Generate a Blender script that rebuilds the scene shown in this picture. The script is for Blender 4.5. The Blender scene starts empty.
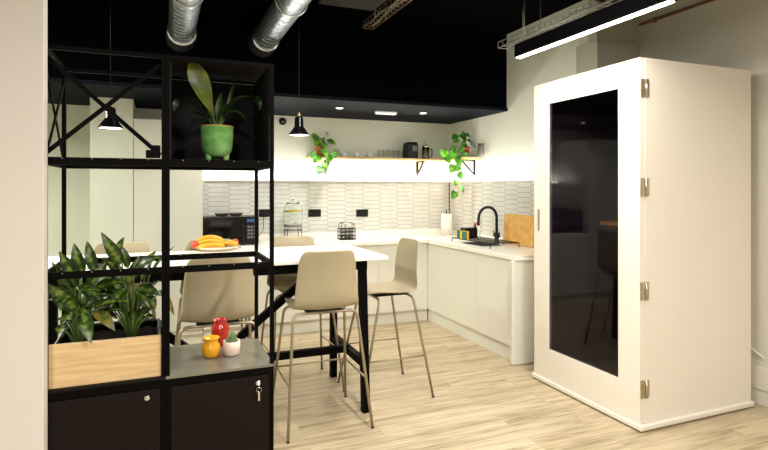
import bpy, bmesh, math, random
from mathutils import Vector, Matrix, noise
random.seed(7)
R = math.radians
PI = math.pi
scene = bpy.context.scene
COL = scene.collection

# ------------------------------------------------------------ camera
F = 541.0; YAW = R(22.2); HOR = 189.0; CAMZ = 1.5
SN, CS = math.sin(YAW), math.cos(YAW)
cd = bpy.data.cameras.new('camera'); cam = bpy.data.objects.new('camera', cd); COL.objects.link(cam)
cam.location = (0, 0, CAMZ); cam.rotation_euler = (R(90), 0, -YAW)
cd.sensor_fit = 'HORIZONTAL'; cd.sensor_width = 36.0; cd.lens = F / 768 * 36
cd.shift_y = -(225 - HOR) / 768.0
cd.clip_start = .05
scene.camera = cam

# ------------------------------------------------------------ world, view
w = bpy.data.worlds.new('world'); scene.world = w; w.use_nodes = True
w.node_tree.nodes['Background'].inputs[0].default_value = (1.0, .96, .9, 1)
w.node_tree.nodes['Background'].inputs[1].default_value = 0.22
vs = scene.view_settings
vs.view_transform = 'Standard'; vs.look = 'None'; vs.gamma = 1.0; vs.exposure = 0.82
vs.use_curve_mapping = False

def area(name, loc, sx, sy, power, color=(1, .955, .89), rot=(0, 0, 0), spread=180):
    l = bpy.data.lights.new(name, 'AREA'); l.shape = 'RECTANGLE'; l.size = sx; l.size_y = sy
    l.energy = power; l.color = color; l.spread = R(spread)
    o = bpy.data.objects.new(name, l); COL.objects.link(o); o.location = loc; o.rotation_euler = rot
    return o
# added unseen fill lights, made-up housings further down; last is the booth lamp
area('lamp_and_fill_light', (1.25, 2.45, 2.775), .16, 1.5, 30)
area('lamp_and_fill_light', (1.3, -.1, 2.775), .16, 1.5, 75)
area('lamp_and_fill_light', (-.6, -1.6, 2.775), .16, 1.5, 90)
area('lamp_and_fill_light', (-2.2, 3.9, 2.775), .16, 1.5, 95, (.96, 1.0, .88))
area('lamp_and_fill_light', (2.32, 2.66, 2.44), .04, 1.24, 17, (1, .955, .88))
# strip of light on the ledge above the wall tiles, shining up
area('strip_light', (1.85, 6.06, 1.594), 2.96, .03, 13, (1, .96, .9), (PI + R(8), 0, 0))
area('strip_light', (3.36, 4.85, 1.594), .03, 2.3, 9.5, (1, .96, .9), (PI, R(8), 0))

def P(px, py, X=None, Y=None, Z=None):
    u = (px - 384) / F; v = (HOR - py) / F
    dx = SN + CS * u; dy = CS - SN * u
    if X is not None: t = X / dx
    elif Y is not None: t = Y / dy
    else: t = (Z - CAMZ) / v
    return Vector((dx * t, dy * t, CAMZ + v * t))

# ------------------------------------------------------------ materials
MATS = {}
def mat(name, col, rough=.5, metal=0, noise_amt=0, nscale=8, bump=0, bscale=60, emit=None, es=1, trans=0, coat=0, alpha=1, ior=1.45, spec=.5):
    m = bpy.data.materials.new(name); m.use_nodes = True; nt = m.node_tree; b = nt.nodes['Principled BSDF']
    b.inputs['Base Color'].default_value = (*col, 1); b.inputs['Roughness'].default_value = rough
    b.inputs['Metallic'].default_value = metal; b.inputs['IOR'].default_value = ior
    b.inputs['Transmission Weight'].default_value = trans; b.inputs['Coat Weight'].default_value = coat
    b.inputs['Specular IOR Level'].default_value = spec; b.inputs['Alpha'].default_value = alpha
    if emit:
        b.inputs['Emission Color'].default_value = (*emit, 1); b.inputs['Emission Strength'].default_value = es
    tc = nt.nodes.new('ShaderNodeTexCoord')
    if noise_amt:
        n = nt.nodes.new('ShaderNodeTexNoise'); n.inputs['Scale'].default_value = nscale; n.inputs['Detail'].default_value = 4
        nt.links.new(tc.outputs['Object'], n.inputs['Vector'])
        mx = nt.nodes.new('ShaderNodeMix'); mx.data_type = 'RGBA'
        mx.inputs[6].default_value = (*[c * (1 - noise_amt) for c in col], 1)
        mx.inputs[7].default_value = (*[min(1, c * (1 + noise_amt)) for c in col], 1)
        nt.links.new(n.outputs['Fac'], mx.inputs[0]); nt.links.new(mx.outputs[2], b.inputs['Base Color'])
    if bump:
        n = nt.nodes.new('ShaderNodeTexNoise'); n.inputs['Scale'].default_value = bscale
        nt.links.new(tc.outputs['Object'], n.inputs['Vector'])
        bp = nt.nodes.new('ShaderNodeBump'); bp.inputs['Strength'].default_value = bump; bp.inputs['Distance'].default_value = .002
        nt.links.new(n.outputs['Fac'], bp.inputs['Height']); nt.links.new(bp.outputs[0], b.inputs['Normal'])
    MATS[name] = m
    return m
def math_(nt, op, a, b=None, c=None):
    n = nt.nodes.new('ShaderNodeMath'); n.operation = op
    for i, v in enumerate((a, b, c)):
        if v is None: continue
        if isinstance(v, (int, float)): n.inputs[i].default_value = v
        else: nt.links.new(v, n.inputs[i])
    return n.outputs[0]
def ramp(nt, fac, stops):
    r = nt.nodes.new('ShaderNodeValToRGB'); nt.links.new(fac, r.inputs[0])
    while len(r.color_ramp.elements) < len(stops): r.color_ramp.elements.new(.5)
    for e, (p, c) in zip(r.color_ramp.elements, stops): e.position = p; e.color = (*c, 1)
    return r.outputs[0]

WALL = mat('wall_paint', (.60, .56, .465), .75, noise_amt=.03, nscale=2, bump=.15, bscale=150)
WALLK = mat('kitchen_wall_paint', (.84, .86, .76), .7, noise_amt=.03, nscale=2)
WALLG = mat('green_lit_wall', (.56, .575, .485), .7, noise_amt=.02, nscale=2)  # greenish cast of the lighting put into the wall's base colour
BLACKC = mat('black_ceiling_paint', (.001, .001, .0012), .9, spec=.02)
BULK = mat('bulkhead_black', (.0008, .0008, .0012), .8, spec=.03)
SOFF = mat('soffit_black', (.006, .008, .012), .6, spec=.04)
PIER = mat('pier_paint', (.66, .62, .57), .7, noise_amt=.02, nscale=3, bump=.1)
UNIT = mat('cream_unit', (.70, .68, .585), .35)
WHITE = mat('white_worktop', (.84, .815, .75), .22, noise_amt=.02, nscale=12)
BOOTH = mat('booth_white', (.74, .69, .60), .45, noise_amt=.015, nscale=3)
DARKIN = mat('dark_felt', (.085, .06, .085), .9)
BLACK = mat('black_metal', (.0016, .0013, .0013), .6, bump=.05, spec=.07)
CAB = mat('dark_cabinet', (.0075, .004, .0035), .55, spec=.15)
CABTOP = mat('cabinet_top', (.17, .165, .125), .15, noise_amt=.08, nscale=5)
BPLAST = mat('black_plastic', (.003, .003, .0035), .4, spec=.35)
BGLOSS = mat('black_gloss', (.004, .004, .005), .08)
SHELL = mat('taupe_plastic', (.37, .31, .195), .42, bump=.08, bscale=300)
CHAMP = mat('champagne_metal', (.42, .35, .25), .35, metal=.7)
BRASS = mat('brass', (.55, .36, .12), .3, metal=1)
NICKEL = mat('worn_nickel', (.55, .48, .36), .3, metal=1, noise_amt=.3, nscale=60)
CHROME = mat('chrome', (.7, .7, .68), .15, metal=1)
GALV = mat('galvanised', (.50, .54, .60), .30, metal=1, noise_amt=.45, nscale=16)
TRAYM = mat('cable_tray_metal', (.5, .5, .5), .35, metal=.8)
COPPER = mat('copper_pipe', (.45, .18, .09), .4, metal=.7)
GLASS = mat('clear_glass', (.95, 1, .97), .02, trans=1, ior=1.3)
TINT = mat('tinted_glass', (.42, .37, .43), .02, trans=1, ior=1.3)
LED = mat('led_diffuser', (1, 1, 1), .5, emit=(1, .93, .8), es=9)
LEDS = mat('lamp_glow', (1, 1, 1), .5, emit=(1, .92, .78), es=6)
TERRA = mat('terracotta', (.42, .12, .045), .7, noise_amt=.15, nscale=20)
REDP = mat('red_pot', (.42, .045, .02), .35)
REDG = mat('red_glaze', (.45, .022, .012), .12, noise_amt=.3, nscale=25, coat=.5)
YELG = mat('yellow_glaze', (.72, .32, .012), .15, noise_amt=.15, nscale=20, coat=.5)
PINKW = mat('pale_pink_pot', (.72, .56, .47), .5)
CACT = mat('cactus_green', (.10, .17, .06), .6, noise_amt=.4, nscale=60)
SPINE = mat('cactus_spines', (.45, .40, .25), .6)
SOIL = mat('soil', (.008, .005, .0035), 1, noise_amt=.5, nscale=40, bump=.8, bscale=90, spec=.05)
BANANA = mat('banana_skin', (.70, .35, .02), .4, noise_amt=.12, nscale=15)
BTIP = mat('banana_tip', (.12, .07, .02), .7)
APPLE = mat('apple_skin', (.5, .06, .03), .35, noise_amt=.4, nscale=12)
PAPER = mat('white_paper', (.80, .76, .68), .8)
SPY = mat('yellow_sponge', (.85, .5, .02), .9, noise_amt=.15, nscale=60)
SPG = mat('green_scourer', (.03, .16, .10), .95)
REDB = mat('red_cap', (.7, .04, .04), .3)
LEMON = mat('lemon_slices', (.8, .62, .02), .5)
WATER = mat('water', (.9, .95, .9), .0, trans=1, ior=1.2)
SINKM = mat('dark_sink', (.16, .155, .15), .35, metal=.5)
CERAM = mat('white_ceramic', (.75, .75, .70), .2)
BLUE = mat('display_blue', (.02, .05, .1), .3, emit=(.1, .35, .8), es=.12)
SCREEN = mat('grey_label', (.16, .16, .16), .4)

def leafmat(name, c1, c2, c3, scale=14):
    m = mat(name, c1, .38); nt = m.node_tree; b = nt.nodes['Principled BSDF']
    tc = nt.nodes.new('ShaderNodeTexCoord'); n = nt.nodes.new('ShaderNodeTexNoise')
    n.inputs['Scale'].default_value = scale; n.inputs['Detail'].default_value = 5
    nt.links.new(tc.outputs['Object'], n.inputs['Vector'])
    c = ramp(nt, n.outputs['Fac'], [(.38, c1), (.55, c2), (.68, c3)])
    nt.links.new(c, b.inputs['Base Color'])
    b.inputs['Subsurface Weight'].default_value = 0
    return m
def varieg():
    m = mat('variegated_leaf', (.02, .06, .01), .35); nt = m.node_tree; b = nt.nodes['Principled BSDF']
    tc = nt.nodes.new('ShaderNodeTexCoord'); n = nt.nodes.new('ShaderNodeTexNoise'); n.inputs['Scale'].default_value = 45; n.inputs['Detail'].default_value = 3
    nt.links.new(tc.outputs['Object'], n.inputs['Vector']); sp = nt.nodes.new('ShaderNodeSeparateXYZ'); nt.links.new(tc.outputs['UV'], sp.inputs[0])
    e = math_(nt, 'MULTIPLY', math_(nt, 'ABSOLUTE', math_(nt, 'SUBTRACT', sp.outputs[0], .5)), 1.5)
    v = math_(nt, 'ADD', e, math_(nt, 'MULTIPLY', math_(nt, 'SUBTRACT', n.outputs['Fac'], .5), 2.2))
    nt.links.new(ramp(nt, v, [(.02, (.15, .20, .03)), (.2, (.06, .11, .012)), (.42, (.022, .055, .007)), (.7, (.008, .026, .004))]), b.inputs['Base Color'])
    return m
LEAFD = varieg()
LEAFP = leafmat('pothos_leaf', (.03, .17, .012), (.09, .34, .02), (.38, .60, .05), 12)
LEAFF = leafmat('fern_leaf', (.008, .022, .004), (.02, .045, .006), (.09, .13, .012), 12)
LEAFO = leafmat('olive_leaf', (.03, .05, .003), (.08, .11, .006), (.17, .20, .01), 14)
LEAFY = leafmat('yellowing_leaf', (.05, .07, .012), (.16, .15, .02), (.26, .13, .025), 30)
STEM = mat('plant_stem', (.10, .16, .035), .5)

def wood(name, c1, c2, sx=1, sy=14, rough=.45, c3=None):
    m = mat(name, c1, rough); nt = m.node_tree; b = nt.nodes['Principled BSDF']
    tc = nt.nodes.new('ShaderNodeTexCoord'); mp = nt.nodes.new('ShaderNodeMapping')
    mp.inputs['Scale'].default_value = (sx, sy, sy); nt.links.new(tc.outputs['Object'], mp.inputs[0])
    n = nt.nodes.new('ShaderNodeTexNoise'); n.inputs['Scale'].default_value = 5; n.inputs['Detail'].default_value = 6
    nt.links.new(mp.outputs[0], n.inputs['Vector'])
    c = ramp(nt, n.outputs['Fac'], [(.35, c1), (.65, c2)] if not c3 else [(.3, c1), (.5, c2), (.7, c3)])
    nt.links.new(c, b.inputs['Base Color'])
    return m
OAK = wood('oak_panel', (.56, .38, .19), (.70, .50, .27))
OAKS = wood('oak_shelf', (.52, .33, .14), (.66, .45, .22))
BAMB = wood('bamboo_board', (.60, .32, .07), (.74, .43, .12), 1.2, 3)
ORANGE = wood('desk_edge', (.75, .36, .10), (.85, .45, .14))

# floor: pale oak planks running along x
def floor_mat():
    m = mat('oak_planks', (.5, .4, .28), .38); nt = m.node_tree; b = nt.nodes['Principled BSDF']
    tc = nt.nodes.new('ShaderNodeTexCoord')
    br = nt.nodes.new('ShaderNodeTexBrick'); br.inputs['Scale'].default_value = 1
    br.inputs['Brick Width'].default_value = 1.25; br.inputs['Row Height'].default_value = .18
    br.inputs['Mortar Size'].default_value = .0018; br.inputs['Mortar Smooth'].default_value = .3
    br.offset = .37; br.inputs['Color1'].default_value = (0, 0, 0, 1); br.inputs['Color2'].default_value = (1, 1, 1, 1)
    br.inputs['Mortar'].default_value = (.5, .5, .5, 1); br.inputs['Bias'].default_value = 0
    nt.links.new(tc.outputs['Object'], br.inputs['Vector'])
    # grain, offset per plank
    mp = nt.nodes.new('ShaderNodeMapping'); mp.inputs['Scale'].default_value = (.55, 7, 1)
    nt.links.new(tc.outputs['Object'], mp.inputs[0])
    off = nt.nodes.new('ShaderNodeVectorMath'); off.operation = 'MULTIPLY_ADD'
    nt.links.new(br.outputs['Color'], off.inputs[0]); off.inputs[1].default_value = (7, 3, 5); nt.links.new(mp.outputs[0], off.inputs[2])
    n = nt.nodes.new('ShaderNodeTexNoise'); n.inputs['Scale'].default_value = 1.9; n.inputs['Detail'].default_value = 8; n.inputs['Roughness'].default_value = .62
    n.inputs['Distortion'].default_value = .05
    nt.links.new(off.outputs[0], n.inputs['Vector'])
    n2 = nt.nodes.new('ShaderNodeTexNoise'); n2.inputs['Scale'].default_value = 9; n2.inputs['Detail'].default_value = 5
    nt.links.new(off.outputs[0], n2.inputs['Vector'])
    v = math_(nt, 'ADD', math_(nt, 'MULTIPLY', n.outputs['Fac'], .62), math_(nt, 'MULTIPLY', n2.outputs['Fac'], .38))
    c = ramp(nt, v, [(.33, (.20, .145, .08)), (.42, (.35, .27, .165)), (.49, (.46, .37, .235)), (.60, (.57, .475, .325))])
    mx = nt.nodes.new('ShaderNodeMix'); mx.data_type = 'RGBA'; mx.blend_type = 'MULTIPLY'; mx.inputs[0].default_value = 1
    tone = ramp(nt, br.outputs['Color'], [(0, (.84, .82, .80)), (1, (1.0, 1.0, 1.0))])
    nt.links.new(c, mx.inputs[6]); nt.links.new(tone, mx.inputs[7])
    mx2 = nt.nodes.new('ShaderNodeMix'); mx2.data_type = 'RGBA'
    nt.links.new(br.outputs['Fac'], mx2.inputs[0]); nt.links.new(mx.outputs[2], mx2.inputs[6]); mx2.inputs[7].default_value = (.33, .26, .18, 1)
    nt.links.new(mx2.outputs[2], b.inputs['Base Color'])
    bp = nt.nodes.new('ShaderNodeBump'); bp.inputs['Strength'].default_value = .15; bp.inputs['Distance'].default_value = .003
    nt.links.new(v, bp.inputs['Height']); nt.links.new(bp.outputs[0], b.inputs['Normal'])
    return m
FLOOR = floor_mat()

# elongated hexagon tiles
def tile_mat(name, axis):
    m = mat(name, (.6, .58, .5), .18); nt = m.node_tree; b = nt.nodes['Principled BSDF']
    tc = nt.nodes.new('ShaderNodeTexCoord'); sp = nt.nodes.new('ShaderNodeSeparateXYZ'); nt.links.new(tc.outputs['Object'], sp.inputs[0])
    W, H, A, G = .2215, .0505, .017, .0022
    x = sp.outputs[axis]; z = sp.outputs[2]
    zh = math_(nt, 'DIVIDE', z, H); fz = math_(nt, 'FRACT', zh)
    T = math_(nt, 'SUBTRACT', 1.0, math_(nt, 'MULTIPLY', math_(nt, 'ABSOLUTE', math_(nt, 'SUBTRACT', fz, .5)), 4.0))  # +1 mid, -1 edge
    aT = math_(nt, 'MULTIPLY', T, A)
    xm = math_(nt, 'MULTIPLY', math_(nt, 'FRACT', math_(nt, 'DIVIDE', x, 2 * W)), 2 * W)
    d0 = math_(nt, 'ABSOLUTE', math_(nt, 'ADD', xm, aT))
    d1 = math_(nt, 'ABSOLUTE', math_(nt, 'SUBTRACT', math_(nt, 'SUBTRACT', xm, W), aT))
    d2 = math_(nt, 'ABSOLUTE', math_(nt, 'ADD', math_(nt, 'SUBTRACT', xm, 2 * W), aT))
    dv = math_(nt, 'MINIMUM', math_(nt, 'MINIMUM', d0, d1), d2)
    odd = math_(nt, 'MAXIMUM', math_(nt, 'GREATER_THAN', xm, math_(nt, 'ADD', aT, W)),
                math_(nt, 'LESS_THAN', xm, math_(nt, 'MULTIPLY', aT, -1)))
    odd2 = math_(nt, 'MULTIPLY', odd, math_(nt, 'LESS_THAN', xm, math_(nt, 'SUBTRACT', 2 * W, aT)))
    f = math_(nt, 'FRACT', math_(nt, 'ADD', zh, math_(nt, 'MULTIPLY', odd2, .5)))
    dh = math_(nt, 'MULTIPLY', math_(nt, 'MINIMUM', f, math_(nt, 'SUBTRACT', 1, f)), H)
    d = math_(nt, 'MINIMUM', dh, math_(nt, 'MULTIPLY', dv, .62))
    g = math_(nt, 'LESS_THAN', d, G)
    n = nt.nodes.new('ShaderNodeTexNoise'); n.inputs['Scale'].default_value = 9; nt.links.new(tc.outputs['Object'], n.inputs['Vector'])
    base = ramp(nt, n.outputs['Fac'], [(.3, (.55, .555, .52)), (.7, (.63, .63, .59))])
    mx = nt.nodes.new('ShaderNodeMix'); mx.data_type = 'RGBA'; nt.links.new(g, mx.inputs[0]); nt.links.new(base, mx.inputs[6])
    mx.inputs[7].default_value = (.27, .25, .22, 1); nt.links.new(mx.outputs[2], b.inputs['Base Color'])
    bp = nt.nodes.new('ShaderNodeBump'); bp.inputs['Strength'].default_value = .5; bp.inputs['Distance'].default_value = .004
    nt.links.new(math_(nt, 'MINIMUM', d, .006), bp.inputs['Height']); nt.links.new(bp.outputs[0], b.inputs['Normal'])
    return m
TILEX = tile_mat('picket_tiles_x', 0); TILEY = tile_mat('picket_tiles_y', 1)

# ------------------------------------------------------------ mesh helpers
def bx(bm, x0, x1, y0, y1, z0, z1, M=None, mi=0):
    vs_ = [bm.verts.new(Vector((x, y, z)) if M is None else M @ Vector((x, y, z))) for x in (x0, x1) for y in (y0, y1) for z in (z0, z1)]
    for q in ((0, 1, 3, 2), (4, 6, 7, 5), (0, 4, 5, 1), (2, 3, 7, 6), (0, 2, 6, 4), (1, 5, 7, 3)):
        f = bm.faces.new([vs_[i] for i in q]); f.material_index = mi
def tube(bm, pts, r, n=10, closed=False, mi=0):
    pts = [Vector(p) for p in pts]; rr = r if isinstance(r, (list, tuple)) else [r] * len(pts)
    N = len(pts); rings = []
    t0 = (pts[1] - pts[0]).normalized(); up = Vector((0, 0, 1)) if abs(t0.z) < .9 else Vector((1, 0, 0))
    nrm = t0.cross(up).normalized()
    for i, p in enumerate(pts):
        if closed: t = (pts[(i + 1) % N] - pts[i - 1]).normalized()
        elif i == 0: t = t0
        elif i == N - 1: t = (pts[i] - pts[i - 1]).normalized()
        else: t = ((pts[i + 1] - p).normalized() + (p - pts[i - 1]).normalized()).normalized()
        nrm = (nrm - t * nrm.dot(t)).normalized(); bn = t.cross(nrm)
        rings.append([bm.verts.new(p + (nrm * math.cos(a) + bn * math.sin(a)) * rr[i]) for a in [2 * PI * k / n for k in range(n)]])
    for i in range(N if closed else N - 1):
        a, b = rings[i], rings[(i + 1) % N]
        for k in range(n):
            f = bm.faces.new((a[k], a[(k + 1) % n], b[(k + 1) % n], b[k])); f.smooth = True; f.material_index = mi
    if not closed:
        bm.faces.new(rings[0][::-1]).material_index = mi; bm.faces.new(rings[-1]).material_index = mi
def bar(bm, a, b, w_, h_=None, mi=0):
    """square bar from a to b"""
    a, b = Vector(a), Vector(b); h_ = h_ or w_; t = (b - a).normalized()
    up = Vector((0, 0, 1)) if abs(t.z) < .95 else Vector((0, 1, 0))
    s = t.cross(up).normalized(); u = s.cross(t).normalized(); v = []
    for p in (a, b):
        for (i, j) in ((-1, -1), (1, -1), (1, 1), (-1, 1)): v.append(bm.verts.new(p + s * i * w_ / 2 + u * j * h_ / 2))
    for q in ((3, 2, 1, 0), (4, 5, 6, 7), (0, 1, 5, 4), (1, 2, 6, 5), (2, 3, 7, 6), (3, 0, 4, 7)):
        bm.faces.new([v[i] for i in q]).material_index = mi
def lathe(bm, prof, n=28, c=(0, 0, 0), sx=1, sy=1, mi=0):
    c = Vector(c); rings = []
    for r, z in prof:
        if r < 1e-5: rings.append([bm.verts.new(c + Vector((0, 0, z)))])
        else: rings.append([bm.verts.new(c + Vector((r * sx * math.cos(2 * PI * k / n), r * sy * math.sin(2 * PI * k / n), z))) for k in range(n)])
    for a, b in zip(rings, rings[1:]):
        for k in range(n):
            q = []
            for v in (a[k % len(a)], a[(k + 1) % len(a)], b[(k + 1) % len(b)], b[k % len(b)]):
                if v not in q: q.append(v)
            if len(q) > 2:
                try: f = bm.faces.new(q); f.smooth = True; f.material_index = mi
                except ValueError: pass
def fillet(pts, r, n=5):
    pts = [Vector(p) for p in pts]; out = [pts[0]]
    for i in range(1, len(pts) - 1):
        p = pts[i]; a = (pts[i - 1] - p); b = (pts[i + 1] - p); d = min(r, a.length * .45, b.length * .45)
        A = p + a.normalized() * d; B = p + b.normalized() * d
        for k in range(n + 1):
            t = k / n; out.append(A * (1 - t) ** 2 + p * 2 * t * (1 - t) + B * t * t)
    out.append(pts[-1]); return out
def leaf(bm, base, tip, width, up=(0, 0, 1), bend=.15, fold=.25, n=9, shape=.45, mi=0, wav=0):
    base, tip = Vector(base), Vector(tip); L = (tip - base).length; t = (tip - base).normalized()
    uvl = bm.loops.layers.uv.verify()
    up = Vector(up); s = t.cross(up)
    if s.length < .05: s = t.cross(Vector((0, 1, 0)))
    s.normalize(); u = s.cross(t).normalized(); prev = None
    for i in range(n + 1):
        f = i / n
        wd = width / 2 * (math.sin(PI * f ** (shape + .25)) ** .8 if 0 < f < 1 else 0)
        wd = max(wd, width * .012)
        p = base + t * L * f + u * bend * L * math.sin(PI * f)
        wv = wav * L * math.sin(f * 14)
        row = [bm.verts.new(p - s * wd + u * (fold * wd + wv)), bm.verts.new(p - s * wd * .5 + u * fold * wd * .35), bm.verts.new(p),
               bm.verts.new(p + s * wd * .5 + u * fold * wd * .35), bm.verts.new(p + s * wd + u * (fold * wd - wv))]
        if prev:
            for a in range(4):
                fc = bm.faces.new((prev[a], prev[a + 1], row[a + 1], row[a])); fc.smooth = True; fc.material_index = mi
                for lp, uv in zip(fc.loops, ((a / 4, (i - 1) / n), ((a + 1) / 4, (i - 1) / n), ((a + 1) / 4, i / n), (a / 4, i / n))): lp[uvl].uv = uv
        prev = row
def obj(name, bm, m, parent=None, loc=None, bevel=0, seg=2, sub=0, solid=0, smooth=False, label=None):
    bmesh.ops.recalc_face_normals(bm, faces=bm.faces)
    if smooth:
        for f in bm.faces: f.smooth = True
    me = bpy.data.meshes.new(name); bm.to_mesh(me); bm.free()
    for x in (m if isinstance(m, (list, tuple)) else [m]): me.materials.append(x)
    o = bpy.data.objects.new(name, me); COL.objects.link(o)
    if parent: o.parent = parent
    if loc is not None: o.location = loc
    if solid:
        md = o.modifiers.new('solid', 'SOLIDIFY'); md.thickness = solid; md.offset = 0
    if bevel:
        md = o.modifiers.new('bevel', 'BEVEL'); md.width = bevel; md.segments = seg; md.limit_method = 'ANGLE'
    if sub:
        md = o.modifiers.new('sub', 'SUBSURF'); md.levels = sub; md.render_levels = sub
    if label: o['label'] = label
    return o
def B(): return bmesh.new()
def thing(name, label, cat, loc=(0, 0, 0), rz=0, group=None):
    o = bpy.data.objects.new(name, None); COL.objects.link(o); o.empty_display_size = .1
    o.location = loc; o.rotation_euler = (0, 0, rz); o['label'] = label; o['category'] = cat
    if group: o['group'] = group
    return o
def tag(o, label, cat, group=None):
    o['label'] = label; o['category'] = cat
    if group: o['group'] = group
    return o
def struct(name, bm, m, **k):
    o = obj(name, bm, m, **k); o['kind'] = 'structure'; return o
def boxobj(name, d, m, parent=None, bevel=0, **k):
    b = B(); bx(b, *d); return obj(name, b, m, parent, bevel=bevel, **k)
def dup(root, loc, rz, label, group=None):
    r = root.copy(); COL.objects.link(r); r.location = loc; r.rotation_euler = (0, 0, rz); r['label'] = label
    if group: r['group'] = group
    for ch in list(root.children):
        c = ch.copy(); COL.objects.link(c); c.parent = r
        for g in ch.children:
            d = g.copy(); COL.objects.link(d); d.parent = c
    return r

# ------------------------------------------------------------ the setting
XR, YB = 3.40, 6.10        # kitchen right wall, back wall
XRR = 3.85                 # right wall beside the booth
CEIL = 3.15
b = B(); bx(b, -4, 4.1, -4, 6.3, -.05, 0); struct('floor', b, FLOOR)
b = B(); bx(b, -4, 4.1, -4, 6.3, CEIL, CEIL + .1); struct('ceiling', b, BLACKC)
b = B(); bx(b, -.62, XR, YB, YB + .1, 0, CEIL); struct('wall_back', b, WALLK)
b = B(); bx(b, -4, -.62, YB, YB + .1, 0, CEIL); struct('wall_back', b, WALLG)
b = B(); bx(b, XR, XR + .1, 3.66, YB + .1, 0, CEIL); struct('wall_right', b, WALLK)
b = B(); bx(b, XR, XRR + .1, 3.56, 3.66, 0, CEIL); bx(b, XRR, XRR + .1, -4, 3.56, 0, CEIL); struct('wall_right', b, WALL)
b = B(); bx(b, -4.1, -4, -4, 6.2, 0, CEIL); struct('wall_left', b, WALLG)
b = B(); bx(b, -4, 4.1, -4.1, -4, 0, CEIL); struct('wall_front', b, WALL)
# boxing at the wall's outer corner, lower than the wall
b = B(); bx(b, XR - .025, XRR, 3.53, 3.78, 2.28, 2.75); struct('trim_1', b, WALL)
# column beside the tall unit
b = B(); bx(b, -.61, -.258, 5.5, YB, 0, 2.33); struct('wall_column', b, WALLG)
# dropped bulkhead over the kitchen
b = B(); bx(b, -4, XR, 4.86, YB, 2.36, CEIL); struct('ceiling_bulkhead', b, BULK)
b = B(); bx(b, -4, XR, 4.84, YB, 2.33, 2.36); struct('ceiling_soffit', b, SOFF)
# ceiling beams (barely lit)
BEAM = mat('dark_beam', (.02, .016, .014), .7)
b = B(); bx(b, 1.15, 1.62, 2.0, 4.2, 2.98, CEIL); struct('ceiling_beam', b, BEAM)
b = B(); bx(b, 2.2, XRR, 3.3, 3.45, 3.04, CEIL); struct('ceiling_beam', b, SOFF)
# partition end on the left, close to the camera
RYF = 2.408
pe = P(43.5, 300, Y=2.27)
b = B(); bx(b, -2.6, pe.x, 2.27, 2.345, 0, CEIL); struct('wall_partition', b, PIER, bevel=.002)
# skirting beside the booth
b = B(); bx(b, XRR - .018, XRR, -3.9, 3.56, 0, .11); bx(b, XRR - .03, XRR, -3.9, 3.56, .11, .27); struct('baseboard_right', b, WALL, bevel=.004)
# tiles + ledge + upstand
b = B(); bx(b, .36, XR, YB - .012, YB, .93, 1.58); struct('wall_tiles_back', b, TILEX)
b = B(); bx(b, XR - .012, XR, 3.6, YB - .012, .93, 1.58); struct('wall_tiles_right', b, TILEY)
b = B(); bx(b, .36, XR, YB - .03, YB, 1.58, 1.585); bx(b, XR - .03, XR, 3.6, YB - .03, 1.58, 1.585); struct('trim_2', b, mat('tile_trim', (.3, .3, .29), .5))
b = B(); bx(b, .36, XR - .012, YB - .03, YB - .012, .93, 1.0); bx(b, XR - .03, XR - .012, 3.88, YB - .03, .93, .985); struct('trim_3', b, WHITE)
b = B(); bx(b, XR - .02, XR - .0125, YB - .02, YB - .0125, 1.12, 1.58); struct('trim_4', b, BPLAST)

# ------------------------------------------------------------ kitchen units
KY = 5.50; KX = 2.80
t = thing('tall_cabinet', 'tall cream cabinet reaching above the worktop, behind the open black rack', 'cabinet', (.05, 5.8, 0))
TALLM = mat('tall_unit_cream', (.55, .535, .465), .4)
boxobj('carcass', (-.305, .305, -.28, .29, .1, 2.155), TALLM, t)
boxobj('door', (-.303, .303, -.30, -.282, .15, 2.15), TALLM, t, bevel=.003)
boxobj('plinth', (-.305, .305, -.24, .29, 0, .1), UNIT, t)
xs = [.36, .97, 1.58, 2.19, 2.779]
nm = ['base unit on the back run next to the tall cabinet', 'second base unit from the tall cabinet on the back run',
      'third base unit from the tall cabinet on the back run', 'back run base unit in the corner, behind the end stool']
for i in range(4):
    x0, x1 = xs[i], xs[i + 1]; c = (x0 + x1) / 2; h = (x1 - x0) / 2
    t = thing('base_cabinet', 'white handleless ' + nm[i], 'cabinet', (c, 5.8, 0), 0, 'kitchen base cabinets')
    boxobj('carcass', (-h + .001, h - .001, -.28, .28, .13, .889), UNIT, t)
    boxobj('door', (-h + .0008, h - .0008, -.30, -.281, .14, .886), UNIT, t, bevel=.0012)
    boxobj('plinth', (-h + .001, h - .001 + (.02 if i == 3 else 0), -.25, .28, 0, .13), UNIT, t)
ys = [3.882, 4.46, 5.04, 5.498]
nr = ['white base cabinet under the worktop, nearest the tall booth', 'white base cabinet below the sink', 'white corner base cabinet at the inner corner of the worktop']
for i in range(3):
    y0, y1 = ys[i], ys[i + 1]; c = (y0 + y1) / 2; h = (y1 - y0) / 2
    t = thing('base_cabinet', nr[i], 'cabinet', (3.1, c, 0), 0, 'kitchen base cabinets')
    boxobj('carcass', (-.28, .285, -h + .001, h - .001, .13, .65 if i == 1 else .889), UNIT, t)
    boxobj('door', (-.32, -.281, -h + .0008, h - .0008, .14, .886), UNIT, t, bevel=.0012)
    boxobj('plinth', (-.295, .285, -h + .001, h - .001 + (.05 if i == 2 else 0), 0, .13), UNIT, t)
tag(boxobj('end_panel', (2.745, XR - .002, 3.83, 3.88, 0, .888), UNIT, bevel=.012, seg=3), 'white end panel closing the worktop run beside the booth', 'panel')
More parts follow.
